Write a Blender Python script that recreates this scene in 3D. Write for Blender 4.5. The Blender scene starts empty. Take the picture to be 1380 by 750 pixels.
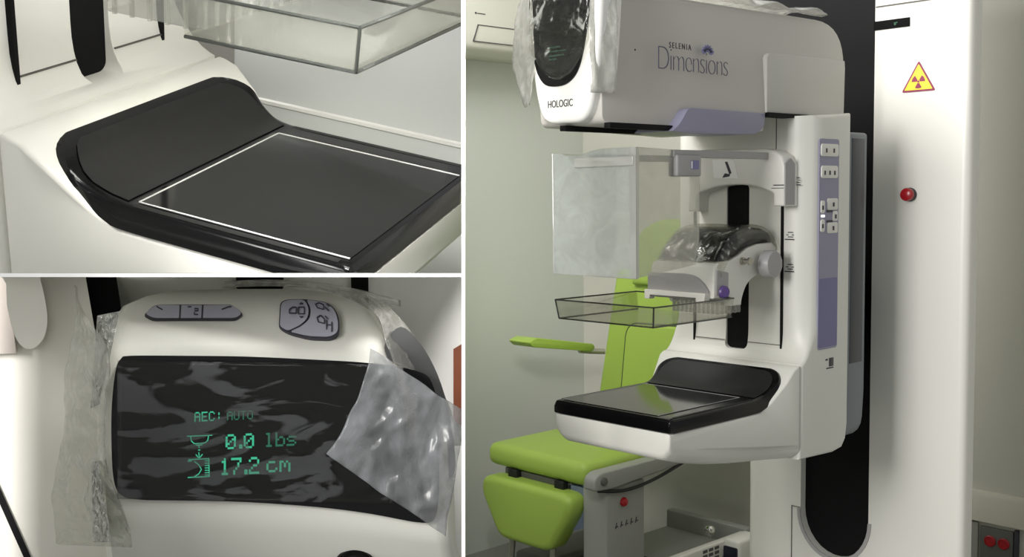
import bpy, bmesh, math, random
from mathutils import Vector, Matrix, noise
random.seed(7)
C = bpy.context.scene.collection
SC = bpy.context.scene

# ------------------------------------------------------------------ materials
def lin(c):
    return tuple(((v/255)/12.92 if v/255 <= .04045 else ((v/255+.055)/1.055)**2.4) for v in c)

def mat(name, rgb, rough=.45, metal=0., spec=.5, bump=None, var=None, coat=0.):
    m = bpy.data.materials.new(name); m.use_nodes = True
    nt = m.node_tree; b = nt.nodes['Principled BSDF']
    col = lin(rgb) + (1,)
    b.inputs['Base Color'].default_value = col
    b.inputs['Roughness'].default_value = rough
    b.inputs['Metallic'].default_value = metal
    b.inputs['Specular IOR Level'].default_value = spec
    if coat: b.inputs['Coat Weight'].default_value = coat; b.inputs['Coat Roughness'].default_value = .08
    tc = None
    if bump or var:
        tc = nt.nodes.new('ShaderNodeTexCoord')
    if var:
        n = nt.nodes.new('ShaderNodeTexNoise'); n.inputs['Scale'].default_value = var[0]; n.inputs['Detail'].default_value = 4
        r = nt.nodes.new('ShaderNodeMix'); r.data_type = 'RGBA'
        r.inputs[6].default_value = tuple(c*(1-var[1]) for c in col[:3])+(1,)
        r.inputs[7].default_value = tuple(min(1, c*(1+var[1])) for c in col[:3])+(1,)
        nt.links.new(tc.outputs['Object'], n.inputs['Vector'])
        nt.links.new(n.outputs['Fac'], r.inputs['Factor'])
        nt.links.new(r.outputs[2], b.inputs['Base Color'])
    if bump:
        n = nt.nodes.new('ShaderNodeTexNoise'); n.inputs['Scale'].default_value = bump[0]; n.inputs['Detail'].default_value = 3
        u = nt.nodes.new('ShaderNodeBump'); u.inputs['Strength'].default_value = bump[1]; u.inputs['Distance'].default_value = bump[2]
        nt.links.new(tc.outputs['Object'], n.inputs['Vector'])
        nt.links.new(n.outputs['Fac'], u.inputs['Height'])
        nt.links.new(u.outputs['Normal'], b.inputs['Normal'])
    return m

def emat(name, rgb, strength):
    m = bpy.data.materials.new(name); m.use_nodes = True
    b = m.node_tree.nodes['Principled BSDF']
    b.inputs['Base Color'].default_value = (0, 0, 0, 1)
    b.inputs['Emission Color'].default_value = lin(rgb)+(1,)
    b.inputs['Emission Strength'].default_value = strength
    return m

def clear(name, tint=(245,245,242), haze=.06, gloss=.10, rough=.06, hazecol=(225,228,222), noise_scale=None, noise_amt=0., bump=None, stretch=(1,1,1), lo=.45, hi=.7, fres=.5):
    """thin clear plastic: see-through, a little milky, with a sheen that grows at grazing angles"""
    m = bpy.data.materials.new(name); m.use_nodes = True
    nt = m.node_tree; nt.nodes.clear()
    out = nt.nodes.new('ShaderNodeOutputMaterial')
    tr = nt.nodes.new('ShaderNodeBsdfTransparent'); tr.inputs['Color'].default_value = lin(tint)+(1,)
    df = nt.nodes.new('ShaderNodeBsdfDiffuse'); df.inputs['Color'].default_value = lin(hazecol)+(1,)
    tl = nt.nodes.new('ShaderNodeBsdfTranslucent'); tl.inputs['Color'].default_value = lin(hazecol)+(1,)
    dt = nt.nodes.new('ShaderNodeMixShader'); dt.inputs[0].default_value = .4
    nt.links.new(df.outputs[0], dt.inputs[1]); nt.links.new(tl.outputs[0], dt.inputs[2])
    gl = nt.nodes.new('ShaderNodeBsdfGlossy'); gl.inputs['Roughness'].default_value = rough
    m1 = nt.nodes.new('ShaderNodeMixShader'); m1.inputs[0].default_value = haze
    nt.links.new(tr.outputs[0], m1.inputs[1]); nt.links.new(dt.outputs[0], m1.inputs[2])
    lw = nt.nodes.new('ShaderNodeLayerWeight'); lw.inputs['Blend'].default_value = .25
    mu = nt.nodes.new('ShaderNodeMath'); mu.operation = 'MULTIPLY_ADD'
    mu.inputs[1].default_value = fres; mu.inputs[2].default_value = gloss
    nt.links.new(lw.outputs['Fresnel'], mu.inputs[0])
    m2 = nt.nodes.new('ShaderNodeMixShader')
    nt.links.new(mu.outputs[0], m2.inputs[0])
    nt.links.new(m1.outputs[0], m2.inputs[1]); nt.links.new(gl.outputs[0], m2.inputs[2])
    nt.links.new(m2.outputs[0], out.inputs['Surface'])
    tc = nt.nodes.new('ShaderNodeTexCoord')
    mp = nt.nodes.new('ShaderNodeMapping'); mp.inputs['Scale'].default_value = stretch
    nt.links.new(tc.outputs['Object'], mp.inputs['Vector'])
    if noise_scale:
        n = nt.nodes.new('ShaderNodeTexNoise'); n.inputs['Scale'].default_value = noise_scale; n.inputs['Detail'].default_value = 5
        n.inputs['Distortion'].default_value = 1.6
        nt.links.new(mp.outputs[0], n.inputs['Vector'])
        rp = nt.nodes.new('ShaderNodeMapRange'); rp.inputs['From Min'].default_value = lo; rp.inputs['From Max'].default_value = hi
        rp.inputs['To Min'].default_value = haze; rp.inputs['To Max'].default_value = haze+noise_amt
        nt.links.new(n.outputs['Fac'], rp.inputs['Value'])
        nt.links.new(rp.outputs[0], m1.inputs[0])
    if bump:
        n = nt.nodes.new('ShaderNodeTexNoise'); n.inputs['Scale'].default_value = bump[0]; n.inputs['Detail'].default_value = 4
        n.inputs['Distortion'].default_value = 1.2
        nt.links.new(mp.outputs[0], n.inputs['Vector'])
        u = nt.nodes.new('ShaderNodeBump'); u.inputs['Strength'].default_value = bump[1]; u.inputs['Distance'].default_value = bump[2]
        nt.links.new(n.outputs['Fac'], u.inputs['Height'])
        for s in (df, gl, tl): nt.links.new(u.outputs['Normal'], s.inputs['Normal'])
    return m

M = {}
M['white'] = mat('white_plastic', (232,230,222), .38, var=(3, .02))
M['cream'] = mat('cream_plastic', (226,225,217), .4, var=(3, .02))
M['cover'] = mat('bright_white_cover', (247,246,242), .3)
M['grey'] = mat('grey_plastic', (168,166,166), .4)
M['shell'] = mat('slate_grey_shell', (110,118,124), .4)
M['navy'] = mat('dark_navy_inset', (34,38,50), .35)
M['lilac'] = mat('lilac_grey_plastic', (148,146,170), .4)
M['violet'] = mat('violet_recess', (118,114,158), .45)
M['black'] = mat('black_plastic', (12,12,14), .45)
M['pit'] = mat('black_groove', (7,7,9), .7, spec=.2)
M['gloss'] = mat('black_gloss', (9,9,10), .16, spec=.28)
M['carbon'] = mat('carbon_fibre_cover', (19,19,19), .09, spec=.28)
M['satin'] = mat('black_satin_weave', (27,27,26), .45, spec=.3, bump=(420, .35, .002))
M['line'] = mat('white_print', (165,165,163), .5)
M['ink'] = mat('dark_print', (60,58,66), .6)
M['seam'] = mat('seam_shadow_gap', (92,90,84), .7)
M['logo'] = mat('slate_blue_print', (82,80,104), .5)
M['bloom'] = mat('pale_violet_print', (128,126,172), .5)
M['green'] = mat('lime_green_vinyl', (158,185,80), .42, bump=(60, .08, .004), var=(4, .03))
M['wall'] = mat('wall_paint', (204,208,198), .8, bump=(90, .06, .003), var=(1.5, .02))
M['wallr'] = mat('wall_paint_warm', (196,194,184), .8, bump=(90, .06, .003), var=(1.5, .02))
M['floor'] = mat('vinyl_floor', (120,122,116), .5, var=(6, .08))
M['rail'] = mat('wall_guard', (205,202,188), .5)
M['part'] = mat('partition_white', (255,255,255), .9, spec=.1)
M['yellow'] = mat('warning_yellow', (240,214,60), .5)
M['purple'] = mat('warning_magenta', (140,40,80), .5)
M['red'] = mat('red_button', (170,24,34), .25)
M['redd'] = mat('red_socket', (165,14,26), .4)
M['steel'] = mat('steel', (175,172,160), .3, metal=.8)
M['chrome'] = mat('chrome', (220,220,215), .08, metal=1.)
M['painted'] = mat('painted_metal_grey', (150,151,145), .45)
M['dgrey'] = mat('dark_grey_panel', (92,92,88), .5)
M['mgrey'] = mat('mid_grey_panel', (142,140,134), .55)
M['bluegrey'] = mat('blue_grey_bracket', (120,132,156), .45)
M['bronze'] = mat('brown_wood', (128,66,36), .5, var=(20, .2))
M['disp'] = mat('display_glass', (12,12,14), .12, spec=.3)
M['glow'] = emat('display_green', (60,196,156), 1.05)
M['glow2'] = emat('display_green_dim', (40,140,112), .62)
M['gdot'] = emat('green_indicator', (110,190,140), .5)
M['knobp'] = mat('purple_knob', (98,74,140), .35)
M['clear'] = clear('clear_acrylic', haze=.02, gloss=.02, fres=.25)
M['ribs'] = clear('clear_ribbed_acrylic', haze=.06, gloss=.08, hazecol=(220,224,218))
M['edge'] = clear('acrylic_edge', tint=(120,122,117), haze=.12, gloss=.08, hazecol=(120,124,118))
M['bright_edge'] = clear('acrylic_edge_bright', haze=.5, gloss=.12, hazecol=(240,240,236))
M['frost'] = clear('frosted_acrylic', haze=.36, gloss=.04, rough=.3, hazecol=(212,218,216), noise_scale=14, noise_amt=.22, lo=.4, hi=.75)
M['haze'] = clear('hazy_acrylic', haze=.06, gloss=.06, rough=.2, hazecol=(222,226,220), noise_scale=12, noise_amt=.08)
M['film'] = clear('plastic_film', haze=.03, gloss=.05, rough=.12, noise_scale=20, noise_amt=.22, bump=(22, .6, .012), lo=.48, hi=.75)
M['filmw'] = clear('milky_plastic_film', haze=.34, gloss=.06, rough=.16, hazecol=(238,238,234), noise_scale=16, noise_amt=.25, bump=(18, .5, .012))
M['filmd'] = clear('glint_streak_film', haze=.01, gloss=.02, rough=.1, noise_scale=24, noise_amt=.5, bump=(20, .5, .01), stretch=(1, 1, .55), lo=.58, hi=.66, fres=.12)  # white glints are painted in as milky streaks
M['filmk'] = clear('clinging_plastic_film', haze=.0, gloss=.012, rough=.12, hazecol=(120,122,124), noise_scale=5, noise_amt=.34, bump=(6, .2, .012), stretch=(1, 2.6, 1), lo=.485, hi=.525, fres=.1)

# ------------------------------------------------------------------ frames
# camera axes in the room (room X = along the machine front, Y = towards its column, Z up)
S = 1.0102
RX = Vector((.6599, .7378, -.0120)); RY = Vector((.0438, -.0552, -.9975)); RZ = Vector((-.7366, .6577, -.0702))
r = RX.normalized(); f = (RZ - r*RZ.dot(r)).normalized(); u = r.cross(f)
CAMPOS = Vector((1.4356*S, -1.8572*S, 1.5083))
CAM = Matrix(((r.x, u.x, -f.x, CAMPOS.x), (r.y, u.y, -f.y, CAMPOS.y), (r.z, u.z, -f.z, CAMPOS.z), (0,0,0,1)))
def cam(x, y, d):            # right, up, distance ahead of the viewer -> room
    return CAM @ Vector((x, y, -d))

cd = bpy.data.cameras.new('camera'); co = bpy.data.objects.new('camera', cd); C.objects.link(co)
co.matrix_world = CAM
cd.sensor_width = 36; cd.lens = 36*1500/1380; cd.shift_x = (690-624.5)/1380; cd.shift_y = -4.5/1380; cd.clip_start = .05
SC.camera = co

class Ctx:
    base = Vector((0,0,0)); xf = staticmethod(lambda p: p); clip = ()
def room_xf(p): return Vector((p.x*S, p.y*S, p.z))
def tag(o, label, cat=None, group=None, kind=None):
    if label: o['label'] = label
    if cat: o['category'] = cat
    if group: o['group'] = group
    if kind: o['kind'] = kind
    return o
def thing(name, label, cat, base=(0,0,0), mw=None, group=None):
    o = bpy.data.objects.new(name, None); C.objects.link(o); o.empty_display_size = .1
    if mw is not None:
        o.matrix_world = mw; Ctx.base = Vector((0,0,0))
    else:
        Ctx.base = Ctx.xf(Vector(base)); o.location = Ctx.base
    return tag(o, label, cat, group)
def fin(name, bm, m, parent=None, smooth=35, raw=False, label=None, flip=True):
    """turn a bmesh into one object; coordinates go through the current frame"""
    if not raw:
        for v in bm.verts: v.co = Ctx.xf(v.co)
    for pc, pn in Ctx.clip:
        solid = all(len(e.link_faces) == 2 for e in bm.edges)
        cutg = bmesh.ops.bisect_plane(bm, geom=bm.verts[:]+bm.edges[:]+bm.faces[:], plane_co=pc, plane_no=pn, clear_outer=True, dist=1e-6)['geom_cut']
        es = [e for e in cutg if isinstance(e, bmesh.types.BMEdge) and e.is_boundary]
        if solid and es: bmesh.ops.triangle_fill(bm, use_beauty=True, use_dissolve=False, edges=es)
    base = Ctx.base
    if parent is None and not Ctx.keep:
        if bm.verts:
            lo = [min(v.co[i] for v in bm.verts) for i in range(3)]; hi = [max(v.co[i] for v in bm.verts) for i in range(3)]
            base = Vector(((lo[0]+hi[0])/2, (lo[1]+hi[1])/2, lo[2]))
    for v in bm.verts: v.co -= base
    if flip: bmesh.ops.recalc_face_normals(bm, faces=bm.faces[:])
    me = bpy.data.meshes.new(name); bm.to_mesh(me); bm.free()
    me.materials.append(m)
    if smooth:
        me.polygons.foreach_set('use_smooth', [True]*len(me.polygons))
        me.set_sharp_from_angle(angle=math.radians(smooth))
    o = bpy.data.objects.new(name, me); C.objects.link(o)
    if parent is not None: o.parent = parent
    else: o.location = base
    if label: o['label'] = label
    return o
Ctx.keep = False
def struct(name, bm, m):
    k = Ctx.xf, Ctx.clip; o = fin(name, bm, m, None); o['kind'] = 'structure'; return o

# ------------------------------------------------------------------ shapes
def P3(axis, p, t):
    return {'X': (t, p[0], p[1]), 'Y': (p[0], t, p[1]), 'Z': (p[0], p[1], t)}[axis]
def prism(bm, pts, axis, lo, hi, bev=0., seg=4):
    a = [bm.verts.new(P3(axis, p, lo)) for p in pts]; b = [bm.verts.new(P3(axis, p, hi)) for p in pts]
    fa = bm.faces.new(a); fb = bm.faces.new(b[::-1])
    n = len(pts)
    for i in range(n): bm.faces.new((a[i], b[i], b[(i+1) % n], a[(i+1) % n]))
    if bev:
        bm.normal_update()
        bmesh.ops.recalc_face_normals(bm, faces=bm.faces[:])
        es = list(fa.edges)+list(fb.edges)
        bmesh.ops.bevel(bm, geom=es, offset=bev, segments=seg, affect='EDGES', profile=.5, clamp_overlap=True)
    return bm
def PR(pts, axis, lo, hi, bev=0., seg=4): return prism(bmesh.new(), pts, axis, lo, hi, bev, seg)
def box(bm, lo, hi, bev=0., seg=3):
    b2 = bmesh.new(); bmesh.ops.create_cube(b2, size=1)
    for v in b2.verts:
        v.co = Vector([(lo[i]+hi[i])/2 + v.co[i]*(hi[i]-lo[i]) for i in range(3)])
    if bev: bmesh.ops.bevel(b2, geom=b2.edges[:], offset=bev, segments=seg, affect='EDGES', profile=.5, clamp_overlap=True)
    me = bpy.data.meshes.new('t'); b2.to_mesh(me); b2.free(); bm.from_mesh(me); bpy.data.meshes.remove(me)
    return bm
def BX(lo, hi, bev=0., seg=3): return box(bmesh.new(), lo, hi, bev, seg)
def rrect(x0, y0, x1, y1, rad, n=5):
    out = []
    for cx, cy, a0 in ((x1-rad, y0+rad, -90), (x1-rad, y1-rad, 0), (x0+rad, y1-rad, 90), (x0+rad, y0+rad, 180)):
        for k in range(n+1):
            a = math.radians(a0+90*k/n); out.append((cx+rad*math.cos(a), cy+rad*math.sin(a)))
    return out
def roundpoly(pts, rad, n=5):
    out = []; N = len(pts)
    rr = rad if isinstance(rad, (list, tuple)) else [rad]*N
    for i in range(N):
        p = Vector(pts[i]); a = Vector(pts[i-1]); b = Vector(pts[(i+1) % N]); R = rr[i]
        if R <= 0: out.append(tuple(p)); continue
        da = (a-p); db = (b-p)
        ra = min(R, da.length*.45); rb = min(R, db.length*.45)
        s = p+da.normalized()*ra; e = p+db.normalized()*rb
        for k in range(n+1):
            t = k/n; out.append(tuple(s*(1-t)**2+p*2*t*(1-t)+e*t*t))
    return out
def catmull(pts, n=6, closed=False):
    out = []; N = len(pts); V = [Vector(p) for p in pts]
    rng = range(N) if closed else range(N-1)
    for i in rng:
        p0 = V[(i-1) % N] if closed or i else V[0]; p1 = V[i]; p2 = V[(i+1) % N]
        p3 = V[(i+2) % N] if closed or i+2 < N else V[-1]
        for k in range(n):
            t = k/n
            out.append(tuple(.5*((2*p1)+(p2-p0)*t+(2*p0-5*p1+4*p2-p3)*t*t+(3*p1-p0-3*p2+p3)*t**3)))
    if not closed: out.append(tuple(V[-1]))
    return out
def tube(bm, path, rad, seg=10):
    V = [Vector(p) for p in path]; rings = []
    rads = rad if isinstance(rad, (list, tuple)) else [rad]*len(V)
    up = None
    for i, p in enumerate(V):
        d = ((V[i+1] if i+1 < len(V) else V[i])-(V[i-1] if i else V[0])).normalized()
        a = up if up is not None else (Vector((0,0,1)) if abs(d.z) < .9 else Vector((1,0,0)))
        sx = d.cross(a).normalized(); sy = sx.cross(d).normalized(); up = sy
        rings.append([bm.verts.new(p+(sx*math.cos(q*2*math.pi/seg)+sy*math.sin(q*2*math.pi/seg))*rads[i]) for q in range(seg)])
    for i in range(len(rings)-1):
        for q in range(seg):
            bm.faces.new((rings[i][q], rings[i][(q+1) % seg], rings[i+1][(q+1) % seg], rings[i+1][q]))
    bm.faces.new(rings[0][::-1]); bm.faces.new(rings[-1])
    return bm
def TU(path, rad, seg=10): return tube(bmesh.new(), path, rad, seg)
def lathe(bm, prof, centre, axis, seg=28):
    """prof: (radius, offset along axis)"""
    ax = Vector(axis).normalized(); a = ax.orthogonal().normalized(); b = ax.cross(a); c = Vector(centre)
    rings = []
    for rr, t in prof:
        rings.append([bm.verts.new(c+ax*t+(a*math.cos(q*2*math.pi/seg)+b*math.sin(q*2*math.pi/seg))*max(rr, 1e-4)) for q in range(seg)])
    for i in range(len(rings)-1):
        for q in range(seg):
            bm.faces.new((rings[i][q], rings[i][(q+1) % seg], rings[i+1][(q+1) % seg], rings[i+1][q]))
    bm.faces.new(rings[0][::-1]); bm.faces.new(rings[-1])
    return bm
def LA(prof, centre, axis, seg=28): return lathe(bmesh.new(), prof, centre, axis, seg)
def grid(pts, thick=0.):
    """pts[i][j] -> surface; with thickness it becomes a closed sheet"""
    bm = bmesh.new(); V = [[bm.verts.new(p) for p in row] for row in pts]
    for i in range(len(V)-1):
        for j in range(len(V[0])-1):
            bm.faces.new((V[i][j], V[i][j+1], V[i+1][j+1], V[i+1][j]))
    if thick:
        bm.normal_update()
        bmesh.ops.solidify(bm, geom=bm.faces[:], thickness=thick)
    return bm
def cut(bm, cutter):
    """boolean difference, evaluated to a plain mesh"""
    ma = bpy.data.meshes.new('a'); bmesh.ops.recalc_face_normals(bm, faces=bm.faces[:]); bm.to_mesh(ma); bm.free()
    mb = bpy.data.meshes.new('b'); bmesh.ops.recalc_face_normals(cutter, faces=cutter.faces[:]); cutter.to_mesh(mb); cutter.free()
    a = bpy.data.objects.new('a', ma); b = bpy.data.objects.new('b', mb); C.objects.link(a); C.objects.link(b)
    md = a.modifiers.new('d', 'BOOLEAN'); md.operation = 'DIFFERENCE'; md.object = b; md.solver = 'EXACT'
    dg = bpy.context.evaluated_depsgraph_get()
    me = bpy.data.meshes.new_from_object(a.evaluated_get(dg))
    out = bmesh.new(); out.from_mesh(me)
    bpy.data.objects.remove(a); bpy.data.objects.remove(b)
    for x in (ma, mb, me): bpy.data.meshes.remove(x)
    return out
def textbm(body, size, origin, right, up, depth=.0008, thin=0., spacing=1., align='LEFT', wide=1.):
    cu = bpy.data.curves.new('t', 'FONT'); cu.body = body; cu.size = size; cu.extrude = depth; cu.offset = thin
    cu.space_character = spacing; cu.align_x = align
    o = bpy.data.objects.new('t', cu); C.objects.link(o)
    dg = bpy.context.evaluated_depsgraph_get()
    me = bpy.data.meshes.new_from_object(o.evaluated_get(dg))
    bm = bmesh.new(); bm.from_mesh(me)
    bpy.data.objects.remove(o); bpy.data.curves.remove(cu); bpy.data.meshes.remove(me)
    X = Vector(right).normalized(); Y = Vector(up).normalized(); Z = X.cross(Y)
    for v in bm.verts: v.co = Vector(origin)+X*v.co.x*wide+Y*v.co.y+Z*v.co.z
    return bm
def wob(p, sc, amp, seed=0.):
    return noise.noise(Vector(p)*sc+Vector((seed, seed*1.7, -seed)))*amp
def fold(p, sc, seed=0.):
    """sharp-ridged crumple noise 0..1"""
    q = Vector(p)*sc+Vector((seed, -seed, seed*.5))
    return (1-abs(noise.noise(q)))*.6+(1-abs(noise.noise(q*2.3)))*.3+(1-abs(noise.noise(q*5.1)))*.12

# ------------------------------------------------------------------ the mammography machine's lower half (room and close-up share it)
XC = -.165
def widen(bm, fn):
    for v in bm.verts: v.co.x = XC+(v.co.x-XC)*fn(v.co.y)
    return bm
def smooth01(a, b, t):
    t = max(0, min(1, (t-a)/(b-a))); return t*t*(3-2*t)
def arc(c, rad, a0, a1, n=8):
    return [(c[0]+rad*math.cos(math.radians(a0+(a1-a0)*k/n)), c[1]+rad*math.sin(math.radians(a0+(a1-a0)*k/n))) for k in range(n+1)]

def gantry_parts(root, top=1.672, slot=1.119):
    fillet = [(.48, top-.012), (.48, 1.19), (.4796, 1.167), (.478, 1.149), (.4755, 1.134), (.471, 1.1205), (.4635, 1.1095), (.455, 1.1027), (.449, 1.0995)]
    prof = fillet+[(.449, .872), (.60, .866), (.640, .872), (.658, .892), (.665, .93), (.665, top)]
    bm = PR(prof, 'X', XC-.2, XC+.2, .02, 5)
    R = .062
    for q in (.021, .026, .032, .039, .047, .055, .0625):
        for sg in (-1, 1):
            bmesh.ops.bisect_plane(bm, geom=bm.verts[:]+bm.edges[:]+bm.faces[:], plane_co=(XC+sg*(.2-q), 0, 0), plane_no=(1,0,0), dist=1e-6)
    for z in (1.25, 1.32):
        bmesh.ops.bisect_plane(bm, geom=bm.verts[:]+bm.edges[:]+bm.faces[:], plane_co=(0, 0, z), plane_no=(0,0,1), dist=1e-6)
    for v in bm.verts:
        q = .2-abs(v.co.x-XC)
        if q < R and v.co.y < .6:
            off = R-math.sqrt(max(0, R*R-(R-q)**2))
            v.co.y += off*.8*smooth01(1.10, 1.22, v.co.z)*smooth01(.60, .50, v.co.y) if False else off*.8*smooth01(1.10, 1.22, v.co.z)*(1-smooth01(.50, .60, v.co.y))
    bm = cut(bm, PR(rrect(-.195, slot, -.130, 1.53, .014), 'Y', .44, .4865))
    g = fin('gantry', bm, M['cream'], root, 40)
    fin('slot', PR(rrect(-.1955, slot-.0005, -.1295, 1.5305, .014), 'Y', .4845, .488), M['pit'], g)
    for x in (-.289, -.036):
        fin('track', PR([(.474, 1.127), (.4752, 1.127), (.4768, 1.137), (.4788, 1.15), (.4806, 1.175), (.4806, 1.60), (.474, 1.60)], 'X', x-.0025, x+.0025), M['pit'], g)
    for x0, x1 in ((-.286, -.1965), (-.1285, -.039)):
        fin('seam', BX((x0, .474, 1.1375), (x1, .4771, 1.139)), M['seam'], g)
    return g

def platform_parts(root, detail=False):
    prof = [(0, .998), (0, .952), (.003, .944), (.012, .936), (.08, .917), (.16, .901), (.24, .889), (.34, .879), (.447, .872),
            (.447, 1.0945), (.4445, 1.0985), (.438, 1.0970), (.425, 1.091), (.40, 1.06), (.36, 1.02), (.33, .998)]
    bm = PR(prof, 'X', XC-.165, XC+.165, .015, 4)
    R = .036
    for q in (.016, .02, .025, .03, .0365):
        for sg in (-1, 1):
            bmesh.ops.bisect_plane(bm, geom=bm.verts[:]+bm.edges[:]+bm.faces[:], plane_co=(XC+sg*(.165-q), 0, 0), plane_no=(1,0,0), dist=1e-6)
    for v in bm.verts:
        q = .165-abs(v.co.x-XC)
        if q < R and v.co.z < .975:
            v.co.z += (R-math.sqrt(max(0, R*R-(R-q)**2)))*.9*(1-smooth01(.945, .978, v.co.z))
    widen(bm, lambda y: 1+.205*smooth01(.30, .447, y))
    p = fin('breast_platform', bm, M['cream'], root, 40)
    # black cover: flat tray that sweeps up at the back
    ns = 28
    S_ = catmull([(.012, 1.0305), (.15, 1.0305), (.25, 1.0305), (.30, 1.0308), (.328, 1.0325), (.352, 1.038), (.378, 1.052), (.398, 1.07), (.410, 1.081), (.424, 1.089)], 5)
    B_ = catmull([(.012, .999), (.15, .999), (.26, .999), (.315, .9995), (.345, 1.002), (.372, 1.010), (.400, 1.030), (.424, 1.054), (.436, 1.072), (.4365, 1.082)], 5)
    L_ = [0.]
    for a, b in zip(S_, S_[1:]): L_.append(L_[-1]+(Vector(b)-Vector(a)).length)
    def at(Q, l):
        for k in range(len(L_)-1):
            if L_[k+1] >= l: t = (l-L_[k])/(L_[k+1]-L_[k]); return (Q[k][0]+(Q[k+1][0]-Q[k][0])*t, Q[k][1]+(Q[k+1][1]-Q[k][1])*t)
        return Q[-1]
    RC = .062
    def reach(s):
        return L_[-1] if s >= RC else L_[-1]-RC+math.sqrt(max(0, RC*RC-(RC-s)**2))
    def hw(y): return .168*(1+.10*smooth01(.33, .43, y))
    ss = [0, .0015, .004, .008, .013, .020, .028, .037, .048, .062]
    stations = [(-1, q) for q in ss]+[(1, q) for q in ss[::-1]]
    bm = bmesh.new(); loops = []
    for sg, q in stations:
        lm = reach(max(q, .0004)); e = .006*(1-min(1, q/.006))**2     # a soft edge along both ends
        top_ = [at(S_, min(l, lm)) for l in L_]; bot_ = [at(B_, min(l, lm)) for l in L_]
        lp = []
        for pt, up_ in [((0, 1.0+e*.3), 0), ((0, 1.022-e), 0), ((.004, 1.029-e), 1)]+[(p, 1) for p in top_]+[(p, -1) for p in bot_[::-1]]:
            x = XC+sg*(hw(pt[0])-q); z = pt[1]-(e if up_ == 1 and pt[0] > .004 else 0)
            lp.append(bm.verts.new((x, pt[0], z)))
        loops.append(lp)
    n_ = len(loops[0])
    for a, b in zip(loops, loops[1:]):
        for k in range(n_): bm.faces.new((a[k], a[(k+1) % n_], b[(k+1) % n_], b[k]))
    bm.faces.new(loops[0]); bm.faces.new(loops[-1][::-1])
    bmesh.ops.remove_doubles(bm, verts=bm.verts[:], dist=1e-5)
    c = fin('platform_cover', bm, M['gloss'], p, 40)
    # woven satin lining of the swept back and of the rim
    l0 = L_[-1]-.118
    rows_ = []
    for sg, q in [(-1, v) for v in (.012, .016, .022, .030, .040, .055)]+[(1, v) for v in (.055, .040, .030, .022, .016, .012)]:
        lm = max(l0+.002, reach(max(.0004, (q-.012)*1.25))-.012); row = []
        for k in range(12):
            pt = at(S_, l0+(lm-l0)*k/11); row.append((XC+sg*(hw(pt[0])-q), pt[0]-.0006, pt[1]+.0010))
        rows_.append(row)
    fin('backrest_lining', grid(rows_, .0006), M['satin'], c, 40)
    for xa, xb in ((XC-.163, XC-.156), (XC+.156, XC+.163)): fin('rim_grip', BX((xa, .02, 1.0302), (xb, .31, 1.0311)), M['satin'], c)
    fin('image_field', BX((-.314, .012, 1.0304), (-.042, .318, 1.0316)), M['carbon'], c)
    w = .0011 if not detail else .0013
    b3 = BX((-.316, .311-w, 1.0314), (-.040, .311+w, 1.0322))
    for x in (-.316, -.040): box(b3, (x-w, .012, 1.0314), (x+w, .311, 1.0322))
    fin('field_outline', b3, M['line'], c)
    return p

# =================================================================== RIGHT: the room with the whole machine
Ctx.xf = staticmethod(room_xf)
XL, YB = -1.955, 1.90
bm = BX((XL-.1, -1.6, 0), (XL, YB+.1, 2.9)); struct('wall_left', bm, M['wall'])
bm = BX((XL, YB, 0), (3.4, YB+.1, 2.9)); struct('wall_back', bm, M['wallr'])
struct('floor', BX((-4.6, -4.2, -.1), (3.6, YB+.1, 0)), M['floor'])
bm = PR([(YB-.02, .385), (YB-.022, .47), (YB-.016, .487), (YB-.001, .489), (YB-.001, .385)], 'X', -.45, 1.6); struct('trim_1', bm, M['rail'])

mach = thing('mammography_machine', 'whole white and grey mammography machine on its column in the right-hand room', 'medical machine', (-.12, .95, 0))
# --- column
bm = PR(roundpoly([(-.44, .93), (.205, .93), (.208, .985), (.10, 1.0), (-.05, 1.30), (-.40, 1.30), (-.44, 1.05)], [.045, .02, .01, 0, .03, .03, .02]), 'Z', 0, 2.35)
gro = [(-.43, 2.4), (-.43, 1.86), (-.255, 1.80), (-.255, .66)]+[(-.152+.103*math.cos(math.radians(a)), .60+.12*math.sin(math.radians(a))) for a in range(180, 361, 12)]+[(-.049, .66), (-.049, 2.4)]
bm = cut(bm, PR(gro, 'Y', .85, .985))
col = fin('column', bm, M['white'], mach, 40)
fin('column_groove', PR([(a+(.0005 if a < XC else -.0005)*-1, b) for a, b in gro][:1]+[(a, b) for a, b in gro[1:-1]]+[(gro[-1][0], 2.35)] if False else [(a, min(b, 2.34)) for a, b in gro], 'Y', .955, .984), M['pit'], col)
bv = PR([(-.152+.103*math.cos(math.radians(a)), .60+.12*math.sin(math.radians(a))) for a in range(180, 361, 10)]+[(-.152+.112*math.cos(math.radians(a)), .60+.13*math.sin(math.radians(a))) for a in range(360, 179, -10)], 'Y', .926, .9305)
fin('groove_bezel', bv, M['grey'], col)
bm = BX((-.283, .928, .602), (-.256, .9302, .604)); box(bm, (-.2835, .928, .10), (-.2815, .9302, .604)); fin('seam', bm, M['seam'], col)
bm = BX((-.047, .928, 1.992), (.19, .9302, 1.9955)); fin('seam', bm, M['seam'], col)
bm = BX((-.052, .928, 1.9325), (.046, .9315, 1.956)); st = fin('status_display', bm, M['gloss'], col)
fin('status_digits', textbm('0\u00b0', .011, (.004, .9275, 1.940), (1,0,0), (0,0,1)), M['gdot'], st)
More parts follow.
